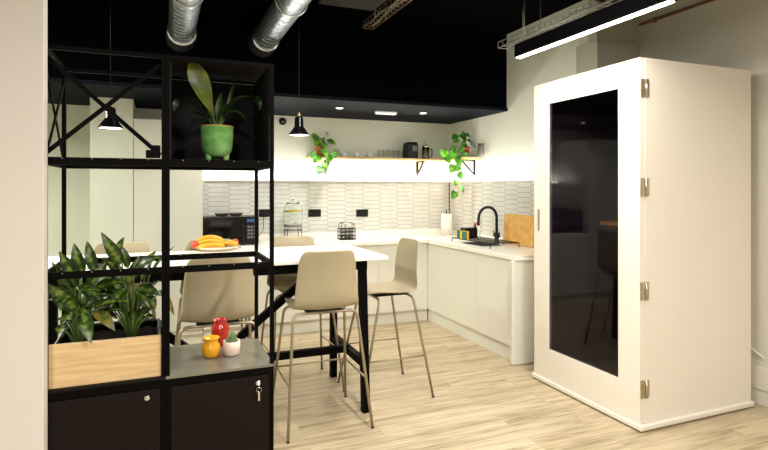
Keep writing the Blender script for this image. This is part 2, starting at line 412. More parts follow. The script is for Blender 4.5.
# worktop with sink cut-out, one continuous L
b = B()
z0, z1 = .89, .93
bx(b, .36, 2.76, 5.47, YB - .031, z0, z1)
sx0, sx1, sy0, sy1 = 2.93, 3.18, 4.60, 5.0
bx(b, 2.76, sx0, 3.82, YB - .031, z0, z1); bx(b, sx1, XR - .031, 3.82, YB - .031, z0, z1)
bx(b, sx0, sx1, 3.82, sy0, z0, z1); bx(b, sx0, sx1, sy1, YB - .031, z0, z1)
bmesh.ops.remove_doubles(b, verts=b.verts, dist=1e-4)
tag(obj('worktop', b, WHITE, bevel=.004), 'white L-shaped kitchen worktop along the tiled walls', 'worktop')
b = B()
bx(b, sx0, sx0 + .004, sy0, sy1, .72, .932); bx(b, sx1 - .004, sx1, sy0, sy1, .72, .932)
bx(b, sx0, sx1, sy0, sy0 + .004, .72, .932); bx(b, sx0, sx1, sy1 - .004, sy1, .72, .932); bx(b, sx0, sx1, sy0, sy1, .715, .72)
t = thing('sink', 'dark kitchen sink sunk into the worktop under the black tap', 'sink')
obj('bowl', b, SINKM, t)
b = B(); lathe(b, [(0, .722), (.03, .722), (.03, .7205), (0, .7205)], c=((sx0 + sx1) / 2, (sy0 + sy1) / 2, 0)); obj('drain', b, CHROME, t)

# tap
t = thing('kitchen_tap', 'matt black gooseneck kitchen tap behind the sink', 'tap', (3.26, 4.84, .93))
b = B(); lathe(b, [(0, 0), (.032, 0), (.032, .01), (.022, .02), (.022, .1), (.02, .11), (0, .11)]); obj('base', b, BPLAST, t)
b = B(); R_ = .11
pts = [(0, 0, .1), (0, 0, .26)] + [(-R_ + R_ * math.cos(a), 0, .27 + R_ * math.sin(a)) for a in [PI * k / 12 for k in range(13)]] + [(-2 * R_ - .005, 0, .235)]
tube(b, pts, .015, 12); obj('spout', b, BPLAST, t)
b = B(); tube(b, [(-2 * R_ - .005, 0, .235), (-2 * R_ - .008, 0, .19)], .015, 12); obj('nozzle', b, BPLAST, t)
for s, l in ((-1, 'lever'), (1, 'lever')):
    b = B(); tube(b, [(0, 0, .075), (0, s * .05, .075)], .014, 10); tube(b, [(0, s * .045, .078), (0, s * .055, .125)], .006, 8); obj('lever', b, BPLAST, t)

# wire dish rack over the sink
t = thing('dish_rack', 'low black wire draining rack standing over the sink', 'rack', (3.06, 4.77, .93))
b = B(); X0, X1, Y0, Y1 = -.17, .15, -.38, .36
tube(b, [(X0, Y0, .045), (X1, Y0, .045), (X1, Y1, .045), (X0, Y1, .045)], .005, 8, closed=True); obj('rim', b, BPLAST, t)
b = B()
for k in range(1, 16): y = Y0 + (Y1 - Y0) * k / 16; tube(b, [(X0, y, .04), (X1, y, .04)], .0022, 6)
for k in range(1, 4): x = X0 + (X1 - X0) * k / 4; tube(b, [(x, Y0, .037), (x, Y1, .037)], .0022, 6)
obj('wire_grid', b, BPLAST, t)
for x in (X0, X1):
    for y in (Y0, Y1): b = B(); tube(b, [(x, y, .045), (x + (.006 if x > 0 else -.006), y, 0)], .0045, 8); obj('leg', b, BPLAST, t)
dz = .93 + .0425
t = thing('sponge_caddy', 'black sponge caddy on the draining rack beside the tap', 'caddy', (3.03, 5.03, dz)); t.scale = (1.15, 1.15, 1.35)
boxobj('tub', (-.06, .06, -.05, .05, 0, .085), BPLAST, t, bevel=.006)
for (x, y, r, mm, nm_, lb) in ((2.93, 4.93, .3, SPY, 'sponge', 'yellow and green sponge standing nearer the tap on the draining rack'),
                               (2.985, 5.105, .1, SPY, 'sponge', 'green and yellow sponge left of the black caddy on the rack')):
    t = thing(nm_, lb, 'sponge', (x, y, dz), r); t.scale = (1.1, 1.1, 1.4)
    boxobj('foam', (-.025, .007, -.045 if r > .2 else -.02, .045 if r > .2 else .02, 0, .062), SPY, t, bevel=.004)
    boxobj('scourer', (-.035 if r > .2 else -.037, -.0255, -.045 if r > .2 else -.02, .01 if r > .2 else .02, 0, .062), SPG, t, bevel=.002)
t = thing('soap_bottle', 'small clear washing-up bottle with red cap behind the sponges', 'bottle', (3.125, 5.05, dz))
b = B(); lathe(b, [(0, 0), (.026, 0), (.028, .05), (.026, .1), (.012, .12), (.012, .13), (0, .13)]); obj('body', b, BPLAST, t)
b = B(); lathe(b, [(0, .128), (.014, .128), (.012, .16), (0, .165)]); obj('cap', b, REDB, t)
t = thing('washing_brush', 'clear handled dish brush upright by the black tap', 'brush', (3.12, 4.95, dz))
b = B(); tube(b, [(0, 0, 0), (0, 0, .16)], .008, 8); obj('handle', b, GLASS, t)
b = B(); lathe(b, [(0, .155), (.024, .16), (.028, .2), (.02, .22), (0, .222)], 14); obj('head', b, CERAM, t)

# paper towel
p = P(446.5, 237, Z=.93)
t = thing('paper_towel_roll', 'white kitchen paper roll standing in the worktop corner', 'paper roll', (3.22, 5.86, .93))
b = B(); lathe(b, [(0, 0), (.075, 0), (.075, .008), (0, .008)]); obj('base', b, CHROME, t)
b = B(); lathe(b, [(.02, .009), (.068, .009), (.068, .265), (.02, .265), (.02, .009)]); obj('roll', b, PAPER, t)
b = B(); tube(b, [(0, 0, .008), (0, 0, .31)], .006, 8); obj('rod', b, BPLAST, t)

# chopping board leaning on the right wall
t = thing('chopping_board', 'bamboo chopping board leaning against the tiled wall', 'chopping board', (3.335, 4.55, .9305))
b = B(); bx(b, -.011, .011, -.25, .25, 0, .31)
M_ = Matrix.Rotation(R(5), 4, 'Y'); bmesh.ops.transform(b, matrix=M_, verts=b.verts)
o = obj('board', b, BAMB, t, bevel=.008, seg=3); o.location = (-.02, 0, .001)

# microwave + bowls on it
p = P(205, 245, Y=5.62)
t = thing('microwave', 'black microwave on the back worktop behind the fruit plate', 'microwave', (.635, 5.78, .93))
boxobj('body', (-.27, .27, -.17, .17, .012, .29), BPLAST, t, bevel=.006)
boxobj('door', (-.268, .13, -.185, -.171, .015, .288), BGLOSS, t, bevel=.004)
boxobj('control_panel', (.134, .268, -.185, -.171, .015, .288), BPLAST, t, bevel=.004)
boxobj('display', (.15, .25, -.188, -.1855, .235, .265), BLUE, t)
boxobj('handle', (.105, .125, -.192, -.1855, .03, .27), BPLAST, t, bevel=.003)
b = B()
for r_ in range(4):
    for c_ in range(3): bx(b, .155 + c_ * .032, .178 + c_ * .032, -.187, -.1855, .07 + r_ * .035, .092 + r_ * .035)
obj('keypad', b, SCREEN, t)
for x in (-.22, .22):
    for y in (-.13, .13): b = B(); lathe(b, [(0, 0), (.015, 0), (.015, .013), (0, .013)], 10, c=(x, y, 0)); obj('foot', b, BPLAST, t)
DBOWL = mat('dark_stoneware', (.12, .10, .08), .5)
for x, lb in ((P(222, 217, Y=5.76).x, 'wide shallow dark bowl on the microwave, left of the two'), (P(236, 217, Y=5.76).x, 'shallow dark bowl on the microwave, right of the two')):
    b = B(); lathe(b, [(0, 0), (.05, 0), (.072, .026), (.077, .034), (.07, .032), (.045, .008), (0, .008)]); tag(obj('bowl', b, DBOWL, loc=(x, 5.76, 1.2205)), lb, 'bowl', 'bowls on the microwave')

# sockets
for i, px in enumerate((265.5, 314.5, 362)):
    q = P(px, 213, Y=YB - .012)
    lb = ['black double wall socket above the worktop with a cable plugged in, behind the rack post', 'black double wall socket right of the drinks dispenser', 'black double wall socket above the cutlery caddy, rightmost of the three'][i]
    t = thing('wall_socket', lb, 'socket', (q.x, YB - .012, q.z), 0, 'black sockets on the tiles')
    boxobj('plate', (-.075, .075, -.01, 0, -.043, .043), BPLAST, t, bevel=.003)
    for s in (-1, 1): boxobj('switch', (s * .03 - .008, s * .03 + .008, -.013, -.0101, .018, .034), BGLOSS, t)
    if i == 0:
        boxobj('plug', (-.055, -.01, -.045, -.0135, -.03, .012), BPLAST, t, bevel=.005)
        b = B(); tube(b, fillet([(-.03, -.04, -.03), (-.03, -.05, -.12), (-.035, -.06, -.19), (-.08, -.08, -.24), (-.14, -.10, q.z * 0 - .25)], .05), .0035, 6); obj('cable', b, BPLAST, t)

# drinks dispenser
q = P(292, 238, Z=.93)
t = thing('drinks_dispenser', 'glass drinks dispenser with a lemon layer on a black wire stand', 'dispenser', (P(293, 200, Y=5.88).x, 5.88, .93)); t.scale = (1.16, 1.16, 1.0)
b = B()
for k in range(4):
    a = PI / 4 + k * PI / 2; b2 = B(); tube(b2, [(.085 * math.cos(a), .085 * math.sin(a), .17), (.10 * math.cos(a), .10 * math.sin(a), 0)], .004, 6); obj('leg', b2, BPLAST, t)
for z in (.165, .12):
    tube(b, [(.088 * math.cos(a), .088 * math.sin(a), z) for a in [2 * PI * k / 20 for k in range(20)]], .004, 6, closed=True)
tube(b, [(-.088, 0, .165), (.088, 0, .165)], .003, 6); tube(b, [(0, -.088, .165), (0, .088, .165)], .003, 6)
obj('ring', b, BPLAST, t)
b = B(); lathe(b, [(0, .171), (.08, .171), (.088, .19), (.09, .33), (.08, .38), (.06, .40), (.06, .415), (.056, .415), (.056, .40), (.076, .377), (.086, .33), (.084, .192), (.078, .176), (0, .176)]); obj('jar', b, GLASS, t)
b = B(); lathe(b, [(0, .32), (.083, .32), (.083, .335), (0, .335)]); obj('lemon_layer', b, LEMON, t)
b = B(); lathe(b, [(0, .416), (.064, .416), (.064, .43), (.02, .44), (.015, .455), (0, .457)]); obj('lid', b, GLASS, t)
b = B(); tube(b, [(0, -.088, .20), (0, -.12, .20)], .008, 8); tube(b, [(0, -.115, .215), (0, -.115, .185)], .006, 8); obj('spigot', b, CHROME, t)

# cutlery caddy: black wire basket with jars
q = P(345, 239, Z=.93)
t = thing('cutlery_caddy', 'black wire caddy full of cutlery on the back worktop', 'caddy', (q.x, 5.82, .93))
b = B()
for z in (.005, .045, .085, .125): tube(b, [(-.09, -.05, z), (.09, -.05, z), (.09, .05, z), (-.09, .05, z)], .0055, 6, closed=True)
for k in range(13):
    x = -.09 + .18 * k / 12
    tube(b, [(x, -.05, .003), (x, -.05, .12)], .0035, 5); tube(b, [(x, .05, .003), (x, .05, .12)], .0035, 5)
bx(b, -.09, .09, -.05, .05, .002, .005)
obj('basket', b, BPLAST, t)
b = B(); tube(b, fillet([(-.09, 0, .12), (-.09, 0, .19), (.09, 0, .19), (.09, 0, .12)], .03), .005, 8); obj('handle', b, BPLAST, t)
random.seed(3)
for k in range(9):
    x, y = -.07 + .0175 * k, random.uniform(-.03, .03); b = B(); hh = random.uniform(.15, .185)
    tube(b, [(x, y, .007), (x + random.uniform(-.006, .006), y, hh)], .004, 6); lathe(b, [(0, hh - .02), (.010, hh - .005), (.012, hh + .012), (0, hh + .026)], 8, c=(x, y, 0), sy=.4)
    tag(obj('spoon', b, CHROME, loc=t.location), 'metal spoon in the black wire caddy, ' + ['leftmost', 'second from the left', 'third from the left', 'fourth from the left', 'in the middle', 'fourth from the right', 'third from the right', 'second from the right', 'rightmost'][k], 'spoon', 'cutlery in the wire caddy')

# ------------------------------------------------------------ wall shelf and what stands on it
SZ = P(380, 158.6, Y=5.87).z
b = B(); zt = SZ + .011
bx(b, 1.52, XR - .001, 5.87, YB - .001, SZ - .012, zt); bx(b, 3.17, XR - .001, 5.36, 5.87, SZ - .012, zt)
t = thing('wall_shelf', 'pale oak wall shelf running into the kitchen corner above the tiles', 'shelf')
obj('board', b, OAKS, t)
for (x, y, d) in ((P(325, 170, Y=YB).x, YB, 'y'), (2.935, YB, 'y'), (XR, P(475, 170, X=XR).y, 'x')):
    b = B()
    if d == 'y': pts = [((x, y - .008, SZ - .02), (x, y - .008, SZ - .2)), ((x, y, SZ - .0185), (x, y - .2, SZ - .0185)), ((x, y - .18, SZ - .02), (x, y - .012, SZ - .19))]
    else: pts = [((x - .008, y, SZ - .02), (x - .008, y, SZ - .2)), ((x, y, SZ - .0185), (x - .2, y, SZ - .0185)), ((x - .18, y, SZ - .02), (x - .012, y, SZ - .19))]
    for a, c in pts: bar(b, a, c, .024 if a[2] != c[2] and (a[0] == c[0] and a[1] == c[1]) else .02, .016)
    obj('bracket', b, BPLAST, t)
zt += .0005
def cup_mesh():
    b = B(); lathe(b, [(0, 0), (.022, 0), (.036, .03), (.040, .062), (.037, .062), (.033, .03), (.02, .005), (0, .005)], 20); return b
cupm = None
for i, px in enumerate((344, 357, 370)):
    q = P(px, 155, Y=5.96)
    lb = ['white ceramic cup on the shelf, nearest the hanging plant', 'white ceramic cup on the shelf, middle of the three', 'white ceramic cup on the shelf, next to the glass tumblers'][i]
    if cupm is None: o = obj('cup', cup_mesh(), CERAM, loc=(q.x, 5.96, zt)); cupm = o
    else: o = cupm.copy(); COL.objects.link(o); o.location = (q.x, 5.96, zt)
    tag(o, lb, 'cup', 'white cups on the shelf')
g0 = None
for i, px in enumerate((337, 380, 385.5, 391, 396.5, 401)):
    q = P(px, 155, Y=5.95)
    lb = 'clear glass tumbler on the shelf left of the white cups' if i == 0 else 'clear glass tumbler in the shelf row right of the cups, ' + ['', 'nearest the cups', 'second from the cups', 'in the middle of five', 'second from the coffee machine', 'nearest the coffee machine'][i]
    if g0 is None:
        b = B(); lathe(b, [(0, 0), (.024, 0), (.029, .095), (.027, .095), (.022, .006), (0, .006)], 18); g0 = obj('tumbler', b, mat('thin_glass', (.97, .98, .95), .02, trans=1, ior=1.06)); o = g0
    else: o = g0.copy(); COL.objects.link(o)
    o.location = (q.x, 5.95, zt); tag(o, lb, 'glass', 'glass tumblers on the shelf')
q = P(411.5, 155, Y=5.95)
t = thing('coffee_machine', 'small black coffee machine on the wall shelf', 'coffee machine', (q.x, 5.97, zt))
boxobj('body', (-.07, .07, -.07, .08, 0, .185), BPLAST, t, bevel=.012, seg=3)
boxobj('panel', (-.01, .05, -.0735, -.0705, .09, .155), SCREEN, t, bevel=.002)
b = B(); tube(b, fillet([(-.07, -.03, .17), (-.095, -.03, .17), (-.095, -.03, .03), (-.07, -.03, .03)], .02), .007, 8); obj('handle', b, BPLAST, t)
boxobj('top_lid', (-.06, .06, -.06, .07, .1855, .2), BGLOSS, t, bevel=.004)
q = P(426, 155, Y=5.93)
t = thing('french_press', 'glass coffee press with metal lid on the shelf beside the coffee machine', 'coffee press', (q.x, 5.94, zt))
b = B(); lathe(b, [(0, .004), (.042, .004), (.042, .15), (.039, .15), (.039, .008), (0, .008)]); obj('beaker', b, GLASS, t)
b = B(); lathe(b, [(.0435, 0), (.047, 0), (.047, .012), (.0435, .012), (.0435, 0)]); lathe(b, [(.0435, .12), (.047, .12), (.047, .13), (.0435, .13), (.0435, .12)])
for k in range(4):
    a = k * PI / 2 + .4; tube(b, [(.045 * math.cos(a), .045 * math.sin(a), .0), (.045 * math.cos(a), .045 * math.sin(a), .13)], .0025, 6)
tube(b, fillet([(.045, 0, .125), (.09, 0, .125), (.085, 0, .03), (.047, 0, .02)], .02), .006, 8)
obj('frame', b, BPLAST, t)
b = B(); lathe(b, [(0, .151), (.046, .151), (.044, .165), (.01, .178), (0, .178)]); tube(b, [(0, 0, .175), (0, 0, .2)], .003, 6); lathe(b, [(0, .198), (.012, .2), (.012, .212), (0, .216)], 12); obj('lid', b, CHROME, t)

# trailing pothos plants
def heart(bm, c, size, n_dir, tip_dir, mi=0):
    c = Vector(c); n_dir = Vector(n_dir).normalized(); td = Vector(tip_dir).normalized(); td = (td - n_dir * td.dot(n_dir)).normalized(); s = n_dir.cross(td)
    prof = [(-.30, 0.0, .0), (-.42, .22, .02), (-.35, .42, .05), (-.1, .52, .08), (.2, .42, .05), (.42, .22, 0), (.62, .02, -.06)]
    mid = [c + td * size * p[0] * (1 if i else .55) - n_dir * size * .08 * abs(p[0]) for i, p in enumerate(prof)]
    mv = [bm.verts.new(m_) for m_ in mid]
    for sg in (-1, 1):
        ev = [bm.verts.new(c + td * size * a + s * sg * size * b_ + n_dir * size * h_) for a, b_, h_ in prof]
        for i in range(len(prof) - 1):
            f = bm.faces.new((mv[i], mv[i + 1], ev[i + 1], ev[i])); f.smooth = True; f.material_index = mi
def pothos(name, label, loc, potm, vines, seed, crown=16, csz=.06, spread=.1, ph=.1, hgt=.16):
    random.seed(seed)
    t = thing(name, label, 'plant', loc)
    b = B(); lathe(b, [(0, 0), (.04, 0), (.052, ph - .02), (.057, ph - .02), (.058, ph), (.05, ph), (.046, ph - .015), (0, ph - .015)]); obj('pot', b, potm, t)
    f = B(); s = B()
    for k in range(crown):
        a = random.uniform(0, 2 * PI); r = spread * random.uniform(.25, 1); z = ph + random.uniform(.03, hgt) * (1.15 - .6 * r / spread)
        c = Vector((r * math.cos(a), min(.09, r * .8 * math.sin(a)), z)); tube(s, [(0, 0, ph - .02), (c.x * .4, c.y * .4, z * .75), c], .0022, 5)
        nd = Vector((.5 * math.cos(a), -.6, .5)) + Vector((random.uniform(-.6, .6), 0, random.uniform(-.5, .6)))
        heart(f, c, csz * random.uniform(.65, 1.2), nd, (math.cos(a), 0, -.5))
    for path, n in vines:
        pp = [Vector(p) for p in path]; tube(s, fillet([(0, 0, ph)] + pp, .05), .0025, 5)
        for k in range(n):
            fr = (k + .6) / n * (len(pp) - 1); i = min(int(fr), len(pp) - 2); c = pp[i].lerp(pp[i + 1], fr - i)
            sd = (-1) ** k
            c2 = c + Vector((sd * csz * .45, -.01, -.005)); tube(s, [c, c2], .0018, 5)
            heart(f, c2, csz * random.uniform(.85, 1.25), (random.uniform(-.4, .4), -1, random.uniform(.0, .5)), (sd * .5, 0, -1))
    obj('stem', s, STEM, t); obj('foliage', f, LEAFP, t)
    return t
q = P(321, 156, Y=5.95)
pothos('trailing_plant', 'bright green trailing plant in terracotta pot at the left end of the shelf', (q.x, 5.965, zt), TERRA,
       [([(-.03, -.125, .1), (-.05, -.14, .0), (-.03, -.145, -.10), (-.0, -.145, -.17)], 4), ([(-.1, -.13, .08), (-.16, -.14, .02), (-.2, -.14, -.02)], 1), ([(.05, -.12, .06), (.09, -.14, .0), (.1, -.14, -.02)], 2)], 5, crown=13, csz=.088, spread=.14, ph=.12, hgt=.19)
q = P(464.5, 156, X=3.27)
pothos('trailing_plant', 'long trailing plant in red pot at the right end of the shelf', (3.275, q.y, zt), REDP,
       [([(-.09, -.05, .12), (-.17, -.06, .02), (-.16, -.06, -.16), (-.11, -.06, -.32), (-.15, -.06, -.45)], 8), ([(-.16, .0, .14), (-.24, .0, .06), (-.28, 0, -.04)], 3), ([(-.08, -.08, .1), (-.12, -.09, -.05), (-.10, -.09, -.16)], 2)], 11, crown=16, csz=.09, spread=.175, ph=.12, hgt=.18)
# grey jug behind the red pot plant
b = B(); lathe(b, [(0, 0), (.03, 0), (.04, .05), (.032, .11), (.036, .15), (.032, .15), (.028, .11), (.035, .05), (0, .006)], 20)
tag(obj('vase', b, mat('taupe_ceramic', (.13, .115, .09), .5), loc=(3.33, P(481, 156, X=3.33).y + .0, zt)), 'slim taupe vase beside the red potted plant on the shelf', 'vase')

# round black fitting on the back wall
q = P(282.5, 121.5, Y=YB)
t = thing('wall_fitting', 'small round black fitting on the wall left of the pendant lamp', 'wall fitting', (q.x, YB, q.z))
b = B(); lathe(b, [(0, 0), (.042, 0), (.042, .012), (.036, .022), (0, .024)]); bmesh.ops.transform(b, matrix=Matrix.Rotation(R(90), 4, 'X'), verts=b.verts); obj('ring', b, BPLAST, t)
b = B(); lathe(b, [(0, .024), (.018, .0245), (.014, .034), (0, .037)]); bmesh.ops.transform(b, matrix=Matrix.Rotation(R(90), 4, 'X'), verts=b.verts); obj('knob', b, SINKM, t)

# ------------------------------------------------------------ lights on the soffit
for i, (x, y, lb) in enumerate(((1.67, 5.30, 'small round white downlight in the black soffit above the left half of the shelf'), (2.63, 5.31, 'small round white downlight in the black soffit nearest the kitchen corner'),
                                (.65, 5.30, 'small round white downlight in the soffit above the microwave'))):
    t = thing('downlight', lb, 'light', (x, y, 2.33), 0, 'soffit downlights')
    b = B(); lathe(b, [(.03, -.004), (.045, -.004), (.045, 0), (.03, 0), (.03, -.004)]); obj('trim_ring', b, CERAM, t)
    b = B(); lathe(b, [(0, -.003), (.03, -.003), (.03, -.001), (0, -.001)]); obj('lens', b, LEDS, t)
    l = bpy.data.lights.new('downlight', 'SPOT'); l.energy = 36; l.color = (1, .95, .87); l.spot_size = R(125); l.spot_blend = .6; l.shadow_soft_size = .04
    o = bpy.data.objects.new('downlight_light', l); COL.objects.link(o); o.location = (x, y, 2.32)
t = thing('emergency_light', 'flat white oblong light between the two downlights on the soffit', 'light', (2.21, 5.36, 2.33))
boxobj('base', (-.12, .12, -.035, .035, -.012, 0), CERAM, t, bevel=.004); boxobj('diffuser', (-.115, .115, -.032, .032, -.03, -.0125), mat('diffuser', (.8, .8, .78), .4, emit=(1, .95, .85), es=.35), t, bevel=.008)

# pendant lamps
def pendant(loc, lb):
    loc = P(loc[0], loc[1], Y=3.93)
    t = thing('pendant_lamp', lb, 'lamp', loc, 0, 'black pendant lamps above the bar table')
    b = B(); lathe(b, [(.014, .14), (.026, .137), (.031, .125), (.033, .07), (.037, .06), (.055, .035), (.074, .008), (.076, 0), (.073, 0), (.052, .033), (.034, .058), (.029, .07), (.027, .125), (.012, .132)], 32)
    obj('lamp_shade', b, BGLOSS, t)
    b = B(); lathe(b, [(0, .138), (.014, .138), (.012, .155), (.007, .162), (.007, .172), (0, .172)], 16); obj('cord_grip', b, BRASS, t)
    b = B(); tube(b, [(0, 0, .17), (0, 0, CEIL - loc[2])], .0022, 6); obj('cord', b, BPLAST, t)
    b = B(); lathe(b, [(0, .004), (.068, .004), (.066, .008), (0, .008)], 28); obj('diffuser', b, LED, t)
    l = bpy.data.lights.new('pendant', 'SPOT'); l.energy = 14; l.color = (1, .92, .8); l.spot_size = R(110); l.spot_blend = .7; l.shadow_soft_size = .05
    o = bpy.data.objects.new('pendant_light', l); COL.objects.link(o); o.location = (loc[0], loc[1], loc[2] - .003)
pendant((299, 135.5), 'small black bell-shaped pendant lamp right of the black rack')
pendant((110.5, 128.5), 'small black bell-shaped pendant lamp seen through the crossed bars of the rack')

# suspended linear lamp by the booth
t = thing('linear_light', 'long black linear lamp hanging in front of the white booth top', 'lamp', (2.32, 2.66, 2.45))
a = P(515, 57, Z=2.45); c = P(676, 3, Z=2.45)
LX, LY0, LY1 = 2.385, 1.98, 3.27
t.location = (LX, (LY0 + LY1) / 2, 2.45); hl = (LY1 - LY0) / 2
b = B(); bx(b, -.032, .032, -hl, hl, .004, .095); obj('housing', b, mat('lamp_housing', (.0012, .0012, .0015), .6, spec=.06), t, bevel=.002)
boxobj('diffuser', (-.018, .018, -hl + .004, hl - .004, -.003, .0035), LED, t)
for s in (-1, 1):
    b = B(); tube(b, [(0, s * (hl - .06), .075), (0, s * (hl - .06), CEIL - 2.45)], .0015, 5); obj('suspension_wire', b, CHROME, t)
for l in bpy.data.objects:
    if l.type == 'LIGHT' and abs(l.location.x - 2.32) < .001: l.location = (LX, 2.645, 2.442)
# made-up linear lamps out of view, added to carry the fill lights
for (x, y, lb) in ((1.25, 2.45, 'added fill lamp out of view above the near side of the bar table'), (1.3, -.1, 'added fill lamp out of view in front of the white booth, near the viewer'),
                   (-.6, -1.6, 'added fill lamp out of view, farthest behind the viewer'), (-2.2, 3.9, 'added fill lamp out of view beyond the left partition')):
    t = thing('linear_light', lb, 'lamp', (x, y, 2.78), 0, 'added fill lamps')
    boxobj('housing', (-.1, .1, -.78, .78, .004, .07), BPLAST, t)
    for s in (-1, 1): b = B(); tube(b, [(0, s * .6, .07), (0, s * .6, CEIL - 2.78)], .002, 5); obj('suspension_wire', b, CHROME, t)
    boxobj('diffuser', (-.085, .085, -.76, .76, -.0005, .0035), CERAM, t)

# ------------------------------------------------------------ ducts, trays, pipe
def duct(px, py, pxn, rad, lb, Ye=4.85):
    e = P(px, py, Y=Ye); n = P(pxn, 0, Y=3.2); nz = e.z
    b = B(); prof = []; L = Ye - .3; k = 0; y = 0
    seg = []
    while y < L:
        seg += [(rad, y), (rad, y + .001), (rad, y + .074), (rad, y + .075), (rad + .0025, y + .078), (rad + .0025, y + .082), (rad, y + .085)]; y += .085
    seg = [(0, 0)] + seg + [(0, seg[-1][1])]
    lathe(b, seg, 48); bmesh.ops.transform(b, matrix=Matrix.Rotation(R(90), 4, 'X'), verts=b.verts)
    t = thing('air_duct', lb, 'duct', (e.x, Ye, e.z), 0, 'round ceiling ducts')
    obj('duct_pipe', b, GALV, t)
    b = B(); lathe(b, [(rad + .002, .0), (rad + .02, .0), (rad + .02, .03), (rad + .01, .05), (rad + .012, .2), (rad + .016, .21), (rad + .002, .215)], 32); bmesh.ops.transform(b, matrix=Matrix.Rotation(R(90), 4, 'X'), verts=b.verts); obj('collar', b, GALV, t)
    for yy in (1.2, 3.0):
        b = B(); tube(b, [((rad + .01) * math.cos(a_), -yy, (rad + .01) * math.sin(a_)) for a_ in [2 * PI * j / 28 for j in range(28)]], .006, 6, closed=True)
        tube(b, [(0, -yy, rad + .01), (0, -yy, CEIL - e.z)], .004, 6); obj('hanger', b, TRAYM, t)
duct(181, 38, 187, .100, 'silver spiral air duct on the black ceiling, above the green pot shelf')
duct(262, 44, 287, .100, 'silver spiral air duct on the black ceiling, right of the other duct')
def tray(x0, x1, y0, y1, z, lb, m):
    t = thing('cable_tray', lb, 'cable tray', ((x0 + x1) / 2, y0, z), 0, 'cable trays')
    b = B(); h = (x1 - x0) / 2; L = y1 - y0
    for s in (-1, 1):
        for zz in (0, .05): tube(b, [(s * h, 0, zz), (s * h, L, zz)], .004, 6)
    tube(b, [(0, 0, 0), (0, L, 0)], .004, 6)
    n = int(L / .07)
    for k in range(n + 1):
        y = L * k / n; tube(b, [(-h, y, .05), (-h, y, 0), (h, y, 0), (h, y, .05)], .0035, 6)
    obj('mesh_tray', b, m, t)
    for yy in (L * .2, L * .8):
        for s in (-1, 1): b = B(); tube(b, [(s * h, yy, 0), (s * h, yy, CEIL - z)], .003, 6); obj('hanger', b, TRAYM, t)
    b = B(); random.seed(int(x0 * 100))
    for k in range(2):
        x = -h * .5 + h * k; tube(b, [(x + random.uniform(-.02, .02), L * j / 8, .012 + random.uniform(0, .02)) for j in range(9)], .006, 6)
    obj('cable', b, mat('tray_cable', (.35, .35, .34), .5), t)
a = P(498, 48, Z=2.75); 
tray(a.x, a.x + .16, a.y - 1.9, a.y, 2.75, 'silver wire cable tray above the linear lamp', TRAYM)
a = P(363, 28, Z=2.95)
tray(a.x, a.x + .1, a.y - 1.5, a.y, 2.95, 'thin cable tray on the black ceiling in the middle of the room', mat('tray_brass', (.25, .19, .1), .4, metal=.6))
b = B(); zp = P(633, 27, X=XRR - .03).z; tube(b, [(XRR - .03, 3.5, zp), (XRR - .03, -1.5, zp)], .013, 10)
t = thing('pipe', 'thin copper pipe along the top of the right wall', 'pipe'); obj('tube', b, COPPER, t)
for y in (3.35, 2.3, 1.0): boxobj('pipe_clip', (XRR - .045, XRR, y, y + .025, zp - .018, zp + .018), BRASS, t)

# ------------------------------------------------------------ bar table
TX0, TX1, TY0, TY1, TZ = -.82, 1.40, 3.355, 4.20, 1.05
t = thing('bar_table', 'high bar table with white top and black metal frame', 'table', (0, 0, 0))
boxobj('tabletop', (TX0, TX1, TY0, TY1, TZ - .025, TZ), WHITE, t, bevel=.003)
b = B()
for y in (TY0 + .07, TY1 - .07): bar(b, (TX0 + .1, y, TZ - .0575), (TX1 - .13, y, TZ - .0575), .03, .064)
for x in (TX0 + .14, TX1 - .17): bar(b, (x, TY0 + .07, TZ - .0575), (x, TY1 - .07, TZ - .0575), .05, .062)
obj('apron', b, BLACK, t)
for x in (-.68, 1.262):
    for y, s in ((3.42, -1), (4.17, 1)):
        b = B(); bar(b, (x - .01 * (1 if x > 0 else -1), y - s * .045, TZ - .026), (x, y, 0), .05, .05); obj('leg', b, BLACK, t)
    b = B(); bar(b, (x, 3.42, .32), (x, 4.15, .32), .045, .05); obj('end_rail', b, BLACK, t)
b = B(); bar(b, (-.68, 3.79, .33), (1.262, 3.79, .33), .045, .05); obj('stretcher', b, BLACK, t)
for s in (-1, 1):
    b = B(); bar(b, (.29 + s * .02, 3.79, .35), (.29 + s * .86, 3.79, TZ - .03), .045, .05); obj('brace', b, BLACK, t)
b = B(); bar(b, (.29 - .9, 3.79, TZ - .0375), (.29 + .9, 3.79, TZ - .0375), .045, .024); obj('top_rail', b, BLACK, t)

